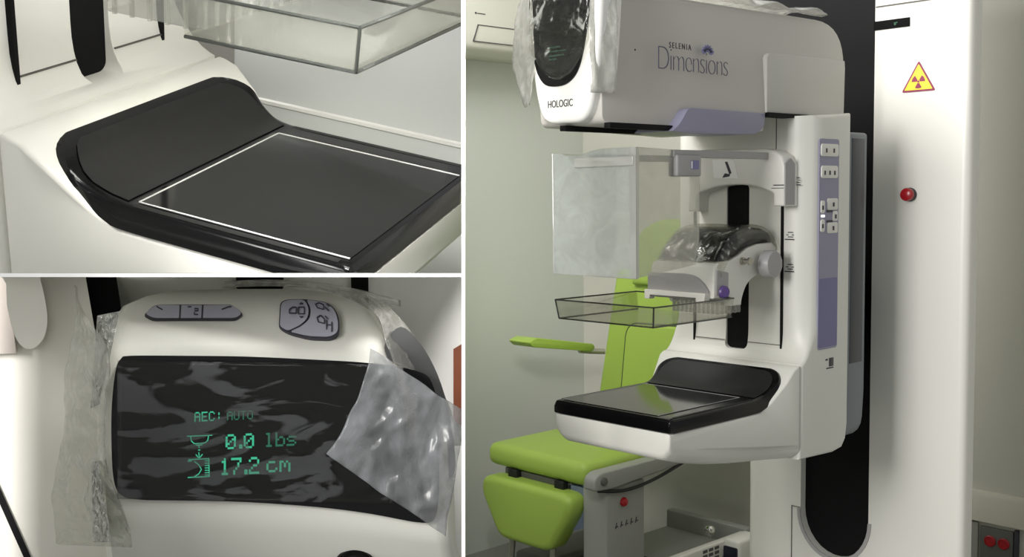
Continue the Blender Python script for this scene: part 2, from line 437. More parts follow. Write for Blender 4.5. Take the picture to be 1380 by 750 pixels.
# warning triangle with trefoil
tri = roundpoly([(.027, 1.763), (.116, 1.763), (.0715, 1.842)], .006)
wl = fin('warning_label', PR(tri, 'Y', .9285, .9302), M['purple'], col)
tri2 = roundpoly([(.034, 1.7675), (.109, 1.7675), (.0715, 1.834)], .003)
fin('label_field', PR(tri2, 'Y', .9280, .9286), M['yellow'], wl)
bm = bmesh.new(); cx, cz = .0715, 1.7885
for a in (90-180, 30, 150):
    prism(bm, [(cx+.004*math.cos(math.radians(a-30+60*k/8)), cz+.004*math.sin(math.radians(a-30+60*k/8))) for k in range(9)] +
          [(cx+.0175*math.cos(math.radians(a+30-60*k/8)), cz+.0175*math.sin(math.radians(a+30-60*k/8))) for k in range(9)], 'Y', .9275, .9281)
prism(bm, [(cx+.0028*math.cos(k*math.pi/6), cz+.0028*math.sin(k*math.pi/6)) for k in range(12)], 'Y', .9275, .9281)
fin('trefoil', bm, M['purple'], wl)
eb = fin('emergency_button', LA([(.017, 0), (.018, .004), (.015, .012)], (.054, .931, 1.498), (0,-1,0)), M['ink'], col)
fin('button_cap', LA([(.008, .01), (.0165, .013), (.0175, .02), (.0155, .026), (.009, .029)], (.054, .931, 1.498), (0,-1,0)), M['red'], eb)
# --- pivot and rear shell of the C-arm
fin('pivot_hub', LA([(.09, 0), (.09, .22)], (XC, .76, 1.22), (0,1,0)), M['black'], mach)
sh = roundpoly([(-.352, .875), (.016, .875), (.022, 1.0), (.022, 1.655), (-.352, 1.655)], [.06, .06, 0, .01, .01])
rs = fin('rear_shell', PR(sh, 'Y', .660, .768, .012, 3), M['shell'], mach)
fin('shell_inset', BX((.0195, .69, 1.075), (.0228, .752, 1.64), .001), M['navy'], rs)
# --- gantry and its control strip
g = gantry_parts(mach, top=1.70)
XS = XC+.2
pn = fin('control_strip', PR(rrect(.518, 1.128, .606, 1.634, .008), 'X', XS-.002, XS+.0012), M['lilac'], g)
fin('strip_recess', PR(rrect(.521, 1.133, .603, 1.300, .006), 'X', XS-.001, XS+.0018), M['violet'], g)
for y0, z0, y1, z1 in ((.522, 1.592, .600, 1.622), (.524, 1.540, .598, 1.570)):
    b = fin('button', PR(rrect(y0, z0, y1, z1, .007), 'X', XS, XS+.004, .001, 2), M['white'], g, label='pale oblong button')
for y0, z0, y1, z1 in ((.524, 1.457, .541, 1.487), (.524, 1.412, .541, 1.442), (.553, 1.464, .600, 1.492), (.553, 1.408, .600, 1.434), (.578, 1.437, .600, 1.461)):
    fin('button', PR(rrect(y0, z0, y1, z1, .005), 'X', XS, XS+.0035, .001, 2), M['white'], g)
bm = bmesh.new()
for y0, z0 in ((.544, 1.606), (.578, 1.606), (.538, 1.553), (.560, 1.553), (.582, 1.553), (.531, 1.470), (.531, 1.426), (.579, 1.477), (.579, 1.420), (.589, 1.448)):
    fin('button_symbol', BX((XS+.0035, y0-.003, z0-.005), (XS+.0048, y0+.003, z0+.005)), M['ink'], g)
for z0 in (1.461, 1.437): fin('arrow_mark', BX((XS+.0012, .552, z0-.0025), (XS+.003, .576, z0+.0025)), M['ink'], g)
fin('indicator_light', PR(rrect(.526, 1.447, .540, 1.453, .002), 'X', XS, XS+.004), emat('white_indicator', (250,250,245), 1.2), g)
bm = bmesh.new()
for (y0, z0, y1, z1) in ((.556, 1.099, .566, 1.103), (.572, 1.083, .585, 1.104), (.587, 1.083, .592, 1.104), (.560, 1.078, .592, 1.081)):
    box(bm, (XS-.0005, y0, z0), (XS+.0006, y1, z1))
fin('rating_label', bm, M['ink'], g)
# magnification scale printed beside the track
for z, t in ((1.525, 1), (1.395, 0), (1.318, 0)):
    sx = .016 if t else 0
    bm = BX((-.030+sx, .4785, z-.0012), (-.006+sx, .4803, z+.0012))
    for dz, x0, x1 in ((.006, -.022, -.009), (.011, -.026, -.021), (.011, -.012, -.007), (.017, -.022, -.009)): box(bm, (x0+sx, .4785, z+dz-.001), (x1+sx, .4803, z+dz+.001))
    fin('scale_mark', bm, M['ink'], g)
bm = BX((-.0565, .4785, 1.575), (-.055, .4803, 1.695)); fin('seam', bm, M['seam'], g)
# --- breast platform
platform_parts(mach)
# --- tube head
hd = roundpoly([(-.145, 1.652), (.372, 1.648), (.372, 1.688), (.722, 1.688), (.722, 1.925), (-.148, 1.925)], [.02, .01, .004, .012, .13, .03], 8)
bm = PR(hd, 'X', XC-.145, XC+.145, .016, 4)
for v in bm.verts:
    e0 = .74 if v.co.x > XC else .45
    v.co.x = XC+(v.co.x-XC)*(e0+(1-e0)*smooth01(-.145, -.055 if v.co.x > XC else .12, v.co.y))
head = fin('tube_head', bm, mat('head_plastic', (202,198,191), .5, var=(3,.015)), mach, 40)
XH = XC+.145
pa = fin('side_panel', PR(roundpoly([(.377, 1.692), (.712, 1.694), (.718, 1.70), (.722, 1.815), (.720, 1.835), (.385, 1.830), (.377, 1.818)], [.003, .01, 0, 0, .003, .01, 0]), 'X', XH-.05, XH+.004, .002, 3), mat('panel_plastic', (202,200,193), .5), head)
fin('panel_seam', BX((.378, XH-.05, 1.684) if False else (XH-.02, .377, 1.6835), (XH+.011, .61, 1.6925)), M['pit'], head)
rec = catmull([(.085, 1.690), (.20, 1.690), (.372, 1.689), (.372, 1.665), (.35, 1.648), (.25, 1.641), (.10, 1.640), (.02, 1.641), (.045, 1.652), (.065, 1.672)], 4, True)
fin('collimator_shroud', PR(roundpoly([(.085, 1.691), (.372, 1.690), (.368, 1.658), (.335, 1.641), (.10, 1.6365), (.03, 1.640), (.055, 1.655)], [.012, .003, .012, .02, .01, .004, .02]), 'X', XH-.10, XH+.0035, .004, 3), M['lilac'], head)
for x, y0, y1, z in ((XH-.012, -.155, .045, 1.6475), (XH-.13, -.158, .10, 1.6475)):
    fin('shield_rail', BX((x-.012, y0, z-.0065), (x+.004, y1, z+.005), .001), M['pit'], head)
fr = roundpoly([(-.203, 1.657), (-.080, 1.655), (-.058, 1.72), (-.046, 1.80), (-.036, 1.945), (-.150, 1.975), (-.248, 1.945), (-.236, 1.80), (-.224, 1.72)], [.035, .035, .05, .05, .05, .05, .05, .05, .05])
fc = fin('front_cover', PR(fr, 'Y', -.168, -.10, .010, 4), M['cover'], head)
ds = [(-.235, 1.94), (-.230, 1.86), (-.221, 1.808), (-.208, 1.778), (-.190, 1.7605), (-.165, 1.755), (-.135, 1.757), (-.112, 1.769), (-.096, 1.79), (-.084, 1.825), (-.072, 1.88), (-.066, 1.94), (-.10, 1.955), (-.20, 1.955)]
ds = [(x, z-.022) for x, z in ds[:12]]+ds[12:]
fin('display', PR(catmull(ds, 3, True), 'Y', -.171, -.165), M['disp'], fc)
bm = bmesh.new()
for k, (zz, n) in enumerate(((1.812, 6), (1.804, 9), (1.795, 8), (1.788, 4))):
    for q in range(n): box(bm, (-.178+q*.0055, -.1722, zz), (-.1745+q*.0055, -.1711, zz+.003))
fin('readout', bm, mat('dim_green_readout', (40,92,72), .5), fc)
fin('maker_lettering', textbm('HOLOGIC', .0215, (-.186, -.1682, 1.690), (1,0,0), (0,0,1), .0008, wide=.72, thin=0), M['black'], fc)
fin('model_lettering', textbm('Dimensions', .074, (XH+.0003, -.020, 1.7655), (0,1,0), (0,0,1), .0006, thin=-.0022, spacing=.86, wide=.83), M['logo'], head)
fin('series_lettering', textbm('SELENIA', .0175, (XH+.0003, .022, 1.8130), (0,1,0), (0,0,1), .0006, spacing=1.45, wide=.86), M['ink'], head)
bm = bmesh.new()
for k in range(7):
    a = math.radians(20+k*23); cy, cz = .156, 1.809
    q = [(cy+math.cos(a)*t*.024+math.sin(a)*w*.0045, cz+math.sin(a)*t*.024*.9-math.cos(a)*w*.0045) for t, w in ((.25, 0), (.5, 1), (.8, .9), (1, 0), (.8, -.9), (.5, -1))]
    prism(bm, q, 'X', XH-.001, XH+.0008)
fin('flower_emblem', bm, M['bloom'], head)
bm = bmesh.new()
fin('screw_dot', LA([(.0022, 0), (.0022, .001)], (XH, -.088, 1.800), (1,0,0), 10), M['ink'], head)
# --- shutter carriage bridging the gantry front
out = [(-.275, 1.462), (-.275, 1.585), (-.262, 1.607), (-.235, 1.616), (-.06, 1.612), (-.028, 1.606), (-.008, 1.592), (.0, 1.57), (.0, 1.475), (-.030, 1.475), (-.030, 1.503)]
inn = catmull([(-.034, 1.507), (-.07, 1.520), (-.12, 1.527), (-.18, 1.525), (-.23, 1.513), (-.247, 1.503), (-.252, 1.462)], 4)
sc_ = fin('shutter_carriage', PR(out+inn, 'Y', .428, .486, .006, 3), M['white'], mach, 40)
fin('carriage_edge', PR([(.430, 1.478), (.470, 1.478), (.470, 1.575), (.452, 1.588), (.430, 1.575)], 'X', -.003, .0012), M['grey'], sc_)
fin('carriage_label', PR([(-.195, 1.545), (-.125, 1.543), (-.138, 1.588), (-.20, 1.590)], 'Y', .4255, .4285), M['cover'], sc_)
bm = PR([(-.163, 1.584), (-.156, 1.584), (-.144, 1.556), (-.150, 1.553)], 'Y', .4245, .4258); prism(bm, [(-.170, 1.545), (-.150, 1.548), (-.148, 1.553), (-.163, 1.556)], 'Y', .4245, .4258)
fin('label_mark', bm, M['ink'], sc_)
bm = BX((-.03, .4275, 1.5235), (-.002, .4285, 1.526)); box(bm, (-.035, .4275, 1.517), (-.002, .4285, 1.5185)); fin('tick_marks', bm, M['ink'], sc_)
# --- compression device
cdv = [(.228, 1.268), (.228, 1.335), (.234, 1.345), (.25, 1.351), (.29, 1.352), (.325, 1.362), (.36, 1.378), (.40, 1.386), (.46, 1.388), (.478, 1.376), (.485, 1.34), (.49, 1.318)]+catmull([(.43, 1.317), (.385, 1.308), (.355, 1.29), (.338, 1.262), (.335, 1.246)], 3)+[(.30, 1.246), (.285, 1.268)]
cp = fin('compression_device', PR(cdv, 'X', -.232, -.052, .006, 3), M['white'], mach, 40)
top = [(.246, 1.3525), (.275, 1.385), (.305, 1.409), (.34, 1.422), (.38, 1.4265), (.42, 1.423), (.45, 1.413), (.466, 1.397), (.462, 1.389), (.40, 1.3868), (.36, 1.379), (.325, 1.363), (.29, 1.353)]
fin('display', PR(top, 'X', -.225, -.056, .016, 4), M['disp'], cp)
fin('clamp_plate', PR(roundpoly([(-.236, 1.281), (-.062, 1.281), (-.075, 1.300), (-.098, 1.318), (-.13, 1.3225), (-.236, 1.3215)], [.002, .003, .01, .02, .01, .004]), 'Y', .2205, .2285, .001, 2), M['grey'], cp)
bm = PR([(-.236, 1.259), (-.222, 1.259), (-.219, 1.267), (-.09, 1.268), (-.087, 1.259), (-.066, 1.259), (-.062, 1.281), (-.236, 1.281)], 'Y', .208, .2285, .0015, 2); fin('clamp_bar', bm, M['white'], cp)
fin('clamp_gap', BX((-.218, .2065, 1.2655), (-.088, .2095, 1.2695)), M['dgrey'], cp)
fin('side_plate', PR(roundpoly([(.234, 1.275), (.278, 1.272), (.279, 1.325), (.236, 1.333)], .003), 'X', -.0525, -.0495), M['grey'], cp)
fin('release_knob', LA([(.006, 0), (.0125, .002), (.0145, .008), (.0145, .02), (.011, .024)], (-.062, .262, 1.282), (1,-.4,0), 16), M['knobp'], cp)
kb = fin('hand_knob', LA([(.012, 0), (.012, .012), (.030, .013), (.0335, .017), (.0335, .036), (.031, .041), (.02, .042)], (-.053, .41, 1.339), (1,0,0), 12), M['grey'], cp, 30)
fin('lock_pin', LA([(.009, 0), (.009, .008), (.006, .009), (.006, .02), (.009, .021), (.009, .026)], (-.054, .335, 1.349), (1,0,0), 14), M['steel'], cp)

# --- compression paddle: clear open tray clamped under the device
def paddle(lo, hi, t, root, flare, ribspan, mats=('clear', 'edge', 'ribs')):
    (x0, y0, z0), (x1, y1, z1) = lo, hi
    fl = flare
    def wall(a, b):   # a,b bottom corners ; flare outwards to the top
        cx, cy = (x0+x1)/2, (y0+y1)/2
        def top(p): return (p[0]+(fl if p[0] > cx else -fl), p[1]+(-fl if p[1] < cy else 0), z1)
        ta, tb = top(a), top(b)
        return grid([[ (a[0], a[1], z0), (b[0], b[1], z0)], [ta, tb]], t)
    A, B, D, E = (x0, y0), (x1, y0), (x1, y1), (x0, y1)
    fin('tray_floor', BX((x0, y0, z0), (x1, y1, z0+t)), M[mats[0]], root)
    for a, b in ((A, B), (B, D), (E, A)): fin('tray_wall', wall(a, b), M[mats[0]], root, 0)
    bm = bmesh.new(); e = t*.62
    T = lambda p: (p[0]+(fl if p[0] > (x0+x1)/2 else -fl), p[1]+(-fl if p[1] < (y0+y1)/2 else 0), z1)
    tube(bm, [T(E), T(A)], e, 6); tube(bm, [T(A), T(B)], e, 6); tube(bm, [T(B), T(D)], e, 6); tube(bm, [T(D), T(E)], e, 6)
    fin('top_rim', bm, M[mats[1]], root)
    bm = bmesh.new()
    tube(bm, [(*E, z0), (*A, z0)], e, 6); tube(bm, [(*A, z0), (*B, z0)], e, 6); tube(bm, [(*B, z0), (*D, z0)], e, 6)
    fin('bottom_edge', bm, M[mats[1]], root)
    for p in (A, B): fin('corner_edge', TU([(*p, z0), T(p)], e, 6), M[mats[1]], root)
    # ribbed mounting bracket at the rear
    rx0, rx1, ry1, zz = ribspan
    br = fin('mounting_bracket', BX((rx0, y1-t, z0+t), (rx1, ry1, zz), t), M[mats[2]], root)
    bm = bmesh.new(); n = 11
    for k in range(n):
        x = rx0+(rx1-rx0)*(k+.5)/n; tube(bm, [(x, y1-t*1.5, z0+t), (x, y1-t*1.5, zz)], t*.9, 6)
    for k in range(5):
        y = y1+(ry1-y1)*(k+.5)/5; tube(bm, [(rx1, y, z0+t), (rx1, y, zz)], t*.9, 6); tube(bm, [(rx0, y, z0+t), (rx0, y, zz)], t*.9, 6)
    fin('rib', bm, M['ribs'], br)['kind'] = 'stuff'
pd = thing('compression_paddle', 'clear acrylic compression paddle under the small clamp, in front of the green chair', 'compression paddle', (XC, .15, 1.222))
paddle((-.318, .002, 1.2225), (-.045, .285, 1.266), .003, pd, .006, (-.212, -.075, .366, 1.256))

# --- face shield
fs = thing('face_shield', 'frosted see-through face shield hanging in front of the machine gantry', 'face shield', (-.165, -.05, 1.332))
edge_top = [(-.285, 1.600), (-.262, 1.599), (-.245, 1.594), (-.23, 1.594), (-.2, 1.594), (-.175, 1.602), (-.14, 1.606), (-.05, 1.606)]
fin('front_panel', PR([(-.283, 1.332), (-.046, 1.331)]+edge_top[::-1], 'Y', -.052, -.048), M['frost'], fs)
bm = TU([(-.283, -.05, 1.332), (-.285, -.05, 1.60)], .0028, 6); tube(bm, [(-.283, -.05, 1.332), (-.046, -.05, 1.331)], .0022, 6)
fin('panel_edge', bm, M['bright_edge'], fs)
fin('panel_bend', PR([(-.058, 1.331), (-.044, 1.331), (-.044, 1.606), (-.064, 1.606)], 'Y', -.056, -.046), M['bright_edge'], fs)
fin('handle_strip', BX((-.215, -.058, 1.567), (-.05, -.053, 1.588), .002), M['bright_edge'], fs)
fin('side_panel', PR([(-.05, 1.331), (.15, 1.350), (.165, 1.40), (.165, 1.600), (-.05, 1.606)], 'X', -.049, -.046), M['haze'], fs)
fin('side_panel', PR([(-.05, 1.332), (.15, 1.350), (.165, 1.40), (.165, 1.600), (-.05, 1.600)], 'X', -.285, -.282), M['clear'], fs)
rl = fin('rail', BX((-.053, .07, 1.586), (-.043, .4265, 1.6025), .002), M['grey'], fs)
fin('rail', BX((-.287, .07, 1.586), (-.277, .4265, 1.6025), .002), M['grey'], fs)
la = fin('latch', BX((-.062, .073, 1.545), (-.036, .158, 1.592), .004), M['grey'], fs)
fin('latch_emblem', PR(rrect(.118, 1.560, .148, 1.580, .003), 'X', -.037, -.0355), M['bloom'], la)
fin('emblem_mark', BX((-.036, .120, 1.562), (-.0350, .124, 1.578)), M['cover'], la)

# --- loose plastic film in the room
def sheet(fn, nu, nv, thick=.0006):
    return grid([[fn(i/(nu-1), j/(nv-1)) for j in range(nv)] for i in range(nu)], thick)
def film_front(a, b):
    # wraps the head's display cover, free down both sides
    ang = -1+2*b
    x = -.140+ang*.118; y = -.178+.05*abs(ang)**4
    z = 1.96-a*(.30 if abs(ang) > .55 else .20)
    p = Vector((x, y, z)); n_ = fold(p, 26, 1.3)
    return (x+wob(p, 30, .006, 2)+(.012*math.sin(a*3) if ang < -.7 else 0)*-1.2, y-.012*n_*.6, z)
def film_side(x0, sgn, w, z0, z1, seed):
    def fn(a, b):
        z = z1-(z1-z0)*a; p = Vector((b*.3, a*.4, seed)); bul = math.sin(math.pi*(.08+.84*a))
        x = x0+sgn*(b-.25)*w*(.45+.55*bul)
        y = -.19+.05*b+.014*fold(p, 14, seed)
        return (x+wob(p, 9, .006, seed), y, z)
    return fn
t_ = thing('plastic_film', 'crinkled clear film wrapped round the oval display on the white head', 'plastic film', (-.14, -.18, 1.66))
fin('film_sheet', sheet(film_side(-.243, -1, .115, 1.700, 1.96, 3.1), 28, 12), M['filmw'], t_, 180)
fin('film_sheet', sheet(film_side(-.054, 1, .030, 1.712, 1.96, 8.4), 28, 12), M['filmw'], t_, 180)
fin('film_sheet', sheet(lambda a, b: (-.225+.165*b, -.176-.006*fold(Vector((a, b, 0)), 9, 4), 1.95-.205*a*(1-.35*(2*b-1)**2)), 26, 22), M['filmd'], t_, 180)
def top_film(a, b):
    y = .10+.53*a; x = -.27+.25*b+.02*math.sin(a*9); p = Vector((x, y, 0))
    return (x, y, 1.927+.060*(fold(p, 9, 2)-.3)*(1-.5*a)+.030*math.sin(b*3.1)*(1-.6*a))
tag(fin('plastic_film', sheet(top_film, 40, 16), M['filmw'], None, 180), 'bunched plastic film lying along the top of the grey machine head', 'plastic film')
tp = catmull([(.240, 1.348), (.270, 1.386), (.303, 1.414), (.34, 1.4275), (.38, 1.432), (.42, 1.4285), (.455, 1.417), (.474, 1.396)], 5)
def dev_film(a, b):
    i_ = a*(len(tp)-1); k = min(int(i_), len(tp)-2); t = i_-k
    y = tp[k][0]+(tp[k+1][0]-tp[k][0])*t; z = tp[k][1]+(tp[k+1][1]-tp[k][1])*t
    ang = (b-.5)*2; x = -.140+ang*.098
    dr = max(0, abs(ang)-.80)/.20; p = Vector((x, y, z)); n_ = fold(p, 26, 5)-.6
    return (x+wob(p, 30, .002, 1), y-.003*n_, z+.005*n_-.034*dr*dr)
tag(fin('plastic_film', sheet(dev_film, 30, 36), M['filmd'], None, 180), 'crinkled clear film over the small black display of the compression device', 'plastic film')

# --- examination chair
ch = thing('examination_chair', 'lime green examination chair with hanging leg rest behind the machine', 'chair', (-1.25, 1.15, 0))
def cushion(lo, hi, bev=.03, seg=5): return BX(lo, hi, bev, seg)
fin('seat', cushion((-1.545, .905, .508), (-1.055, 1.50, .592), .034), M['green'], ch, 60)
lr = roundpoly([(-1.515, .484), (-1.085, .484), (-1.075, .43), (-1.185, .262), (-1.435, .262), (-1.53, .42)], [.05, .05, .05, .04, .04, .05])
bm = PR(lr, 'Y', .855, .955, .026, 5); fin('leg_rest', bm, M['green'], ch, 60)
bm = BX((-1.47, .93, .470), (-1.14, .99, .506), .004); fin('hinge_bar', bm, M['dgrey'], ch)
for x in (-1.43, -1.20): fin('hinge', BX((x, .905, .478), (x+.045, .95, .512), .004), M['black'], ch)
for xa, xb in ((-1.40, -1.43), (-1.20, -1.21)): fin('leg_rest_strut', TU([(xa, .90, .27), (xb, .90, .02)], .012), M['steel'], ch)
bk = roundpoly([(-1.585, .60), (-1.00, .60), (-1.00, .90), (-1.05, 1.20), (-1.47, 1.205), (-1.51, 1.0)], [.02, .02, .05, .05, .03, .1])
bm = PR(bk, 'Y', 1.56, 1.64, .016, 4); b_ = fin('backrest', bm, M['green'], ch, 50)
ck = roundpoly([(-1.415, .62), (-1.02, .62), (-1.02, .985), (-1.08, 1.005), (-1.375, 1.000)], [.02, .02, .03, .03, .06])
fin('back_cushion', PR(ck, 'Y', 1.50, 1.575, .02, 4), M['green'], b_, 50)
fin('cushion_piping', TU([(x, 1.512, z) for x, z in ck]+[(ck[0][0], 1.512, ck[0][1])], .0055, 6), mat('dark_green_piping', (52,70,26), .5), b_)
hr = catmull([(-1.375, 1.15), (-1.37, 1.27), (-1.335, 1.355), (-1.26, 1.40), (-1.185, 1.41), (-1.11, 1.39), (-1.05, 1.33), (-1.03, 1.15)], 4)
fin('headrest', PR(hr, 'Y', 1.53, 1.61, .022, 4), M['green'], ch, 50)
ar = roundpoly([(1.175, .935), (1.20, .913), (1.54, .862), (1.56, .875), (1.55, .892), (1.22, .948)], .01)
am = fin('armrest', PR(ar, 'X', -1.70, -1.585, .01, 3), M['green'], ch, 50)
fin('armrest_bracket', TU([(-1.62, 1.50, .868), (-1.60, 1.545, .862), (-1.56, 1.59, .86)], .012), M['steel'], am)
b2 = roundpoly([(.842, .528), (.842, .568), (.87, .585), (1.50, .585), (1.50, .555), (.93, .520)], [.01, .015, .02, 0, 0, .03])
fa = fin('frame_arm', PR(b2, 'X', -1.005, -.955, .006, 3), M['painted'], ch)
fin('pivot_bolt', LA([(.014, 0), (.014, .008), (.008, .01)], (-.956, .885, .555), (1,0,0), 14), M['dgrey'], fa)
fin('cable', TU(catmull([(-.965, .87, .523), (-.955, 1.0, .505), (-.955, 1.15, .515), (-.96, 1.32, .545)], 6), .006, 8), M['black'], fa)
pdst = fin('pedestal', BX((-1.075, .915, .03), (-.968, 1.115, .522), .008), M['painted'], ch)
eb = fin('emergency_button', LA([(.016, 0), (.016, .006), (.012, .012), (.004, .014)], (-.968, 1.0, .462), (1,0,0), 18), M['red'], pdst)
bm = bmesh.new()
for k in range(5):
    y0 = .958+k*.026
    prism(bm, [(y0, .376), (y0+.004, .376), (y0+.010, .396), (y0+.006, .396)], 'X', -.9682, -.9670)
    prism(bm, [(y0+.008, .380), (y0+.015, .380), (y0+.015, .384), (y0+.008, .384)], 'X', -.9682, -.9670)
fin('worn_lettering', bm, M['ink'], pdst)
fin('bracket', PR([(-1.16, .33), (-1.08, .36), (-1.08, .50), (-1.15, .50)], 'Y', .93, .95), M['bluegrey'], ch)
fin('base_cover', BX((-1.50, 1.0, .0), (-1.315, 1.5, .17), .02), M['dgrey'], ch)
# drawer and control box of the chair's base
tr = thing('instrument_tray', 'open pale tray with chrome ball knob low beside the chair pedestal', 'tray', (-1.1, 1.45, .0))
fin('tray_base', BX((-1.29, 1.20, .0), (-.935, 1.70, .155), .006), M['dgrey'], tr)
bm = BX((-1.30, 1.19, .15), (-.93, 1.71, .165)); fin('tray_floor', bm, M['painted'], tr)
bm = BX((-.955, 1.19, .16), (-.925, 1.71, .222), .006); fin('tray_side', bm, M['white'], tr)
bm = BX((-1.30, 1.66, .16), (-.925, 1.70, .235), .006); fin('tray_side', bm, M['painted'], tr)
fin('ball_knob', LA([(.006, 0), (.007, .008), (.016, .014), (.021, .026), (.018, .04), (.009, .047)], (-1.00, 1.535, .212), (0,0,1), 18), M['chrome'], tr)
bx_ = fin('control_box', BX((-.935, 1.52, .10), (-.86, 1.66, .232), .014), M['white'], tr)
fin('box_screen', PR(rrect(-.925, .155, -.868, .205, .006), 'Y', 1.515, 1.522), M['navy'], bx_)
bm = bmesh.new()
for i in range(3):
    for j in range(3): box(bm, (-.9265, 1.39+i*.035, .165+j*.018), (-.923, 1.415+i*.035, .176+j*.018))
fin('keypad', bm, M['dgrey'], tr)
fin('cable', TU(catmull([(-1.06, 1.19, .06), (-1.02, 1.15, .20), (-.985, 1.15, .225), (-.955, 1.165, .19), (-.945, 1.18, .06)], 6), .006, 8), M['black'], tr)
# --- air conditioner
ac = thing('air_conditioner', 'pale wall-mounted air conditioner with dark outlined louver, top left of the room', 'air conditioner', (XL, 1.25, 2.06))
body = roundpoly([(XL+.001, 2.066), (XL+.15, 2.060), (XL+.198, 2.078), (XL+.205, 2.12), (XL+.205, 2.36), (XL+.001, 2.38)], [0, .02, .03, .02, .03, 0])
b_ = fin('unit_body', PR(body, 'Y', .80, 1.75, .008, 3), mat('air_conditioner_plastic', (212,212,198), .45), ac)
YF = XL+.207
bm = bmesh.new()
for (y0, z0, y1, z1) in ((1.076, 2.168, 1.70, 2.1705), (1.050, 2.104, 1.70, 2.1065)): box(bm, (YF-.003, y0, z0), (YF+.0006, y1, z1))
prism(bm, [(1.076, 2.1705), (1.079, 2.1705), (1.053, 2.104), (1.050, 2.104)], 'X', YF-.003, YF+.0006)
fin('louver_outline', bm, M['ink'], b_)
bm = BX((YF-.002, 1.075, 2.212), (YF+.0006, 1.115, 2.2145)); lathe(bm, [(.004, -.002), (.004, .0006)], (YF, 1.066, 2.2135), (1,0,0), 10); fin('badge', bm, M['ink'], b_)
# --- red wall sockets
so = thing('wall_socket', 'grey wall plate with two round red sockets under the guard rail', 'wall socket', (-.11, YB, .24))
pl_ = fin('socket_plate', BX((-.158, YB-.012, .235), (-.050, YB-.0005, .368), .003), M['dgrey'], so)
for x in (-.124, -.079):
    s_ = fin('red_socket', LA([(.019, 0), (.019, .004), (.016, .006), (.015, .003)], (x, YB-.012, .322), (0,-1,0), 20), M['redd'], so)
bm = BX((-.30, YB-.010, .10), (-.166, YB-.0005, .378), .002); ow = fin('side_plate', bm, M['mgrey'], so)
fin('plate_edge', BX((-.046, YB-.014, .235), (-.034, YB-.0005, .376)), M['ink'], so)

# =================================================================== partitions between the three bays, and added light blockers
hw = .0035; d0, d1 = 2.07, 2.11
Ctx.xf = staticmethod(lambda p: cam(p.x, p.y, p.z))
struct('wall_middle', BX((-hw, -1.35, d0), (hw, .60, d1)), M['part'])
struct('side_light_block', BX((-1.11, -1.35, 1.45), (-1.09, .86, 2.48)), M['part'])  # unseen panel added to keep front_lamp off the two close-ups
struct('top_light_block', BX((-1.11, .86, 1.45), (hw, .88, 3.2)), M['part'])  # unseen panel added to screen the upper bay from ceiling_lamp
struct('wall_shelf', BX((-1.09, -hw, d0), (-hw, hw, d1)), M['part'])

# =================================================================== UPPER LEFT: close view of the breast platform
MU = Matrix(((.38, -.92, .094), (-.366, -.243, -.898), (.849, .307, -.429)))
ux = Vector((MU[0][0], MU[1][0], MU[2][0])); uz = Vector((MU[0][2], MU[1][2], MU[2][2]))
uxn = (ux).normalized(); uzn = (uz-uxn*uz.dot(uxn)).normalized(); uyn = uzn.cross(uxn)
uyn = -uyn if uyn.dot(Vector((MU[0][1], MU[1][1], MU[2][1]))) < 0 else uyn
OU = 2.25*Vector(((187-624.5)/1500, (272-370.5)/1500, 1))
K = Matrix(((1,0,0,0), (0,-1,0,0), (0,0,-1,0), (0,0,0,1)))      # right-down-ahead -> viewer axes
LU = Matrix(((uxn.x, uyn.x, uzn.x, OU.x), (uxn.y, uyn.y, uzn.y, OU.y), (uxn.z, uyn.z, uzn.z, OU.z), (0,0,0,1)))
WU = CAM @ K @ LU
def up_xf(p):
    x = (p.x+.316)*1.957
    y = (p.y-.312)*1.6 if p.y < .40 else (.088*1.6+(p.y-.40)*2.62)
    z = (p.z-1.0316)*1.7
    return Vector((x, y, z))
def clips(W, planes):
    Wi = W.inverted(); out = []
    for pc, pn in planes:
        out.append((Wi @ pc, (Wi.to_3x3() @ pn).normalized()))
    return tuple(out)
cr = CAM.to_3x3() @ Vector((1,0,0)); cu_ = CAM.to_3x3() @ Vector((0,1,0))
eps = .0008
TOPE = (cam(0, 0, 0), CAM.to_3x3() @ Vector((0, 1, .262)).normalized())
RIGHT = (cam(-hw-eps, 0, 2), cr); BELOW = (cam(0, hw+eps, 2), -cu_); ABOVE = (cam(0, -hw-eps, 2), cu_)
LEFTE = (cam(0, 0, 0), CAM.to_3x3() @ Vector((-1, 0, .432)).normalized())
Ctx.xf = staticmethod(up_xf)
mu = thing('mammography_machine', 'close-up of the breast platform with white field outline, upper left picture', 'medical machine', mw=WU)
Ctx.clip = clips(WU, (RIGHT, BELOW, LEFTE, TOPE))
gantry_parts(mu, top=1.62, slot=1.106)
platform_parts(mu, detail=True)
Ctx.xf = staticmethod(lambda p: p)
cs = fin('column_side', PR(roundpoly([(.62, -.6), (1.12, -.6), (1.12, .9), (.62, .9)], .02), 'Y', .50, .62), M['mgrey'], mu)
fin('column_foot', BX((.80, .47, -.6), (1.12, .505, -.075), .004), M['black'], cs)
pu = thing('compression_paddle', 'clear compression paddle seen from its corner above the black platform', 'compression paddle', mw=WU @ Matrix.Translation((.25, -.25, .365)))
Ctx.base = Vector((.25, -.25, .365)); Ctx.clip = clips(WU, (RIGHT, BELOW, LEFTE, TOPE))
paddle((-.02, -.482, .365), (.53, -.13, .445), .0058, pu, .006, (.012, .44, .07, .450))
Ctx.base = Vector((0,0,0))
Ctx.keep = True
def ustruct(name, bm, m, kind='structure'):
    # plain surfaces given in the close-up's own axes, kept as setting
    o = fin(name, bm, m, None); o.matrix_world = WU; o['kind'] = kind; return o
ustruct('wall_right', BX((1.125, -1.9, -1.2), (1.20, .62, 1.3)), mat('wall_paint_cool', (222,224,222), .7, var=(2, .015)))
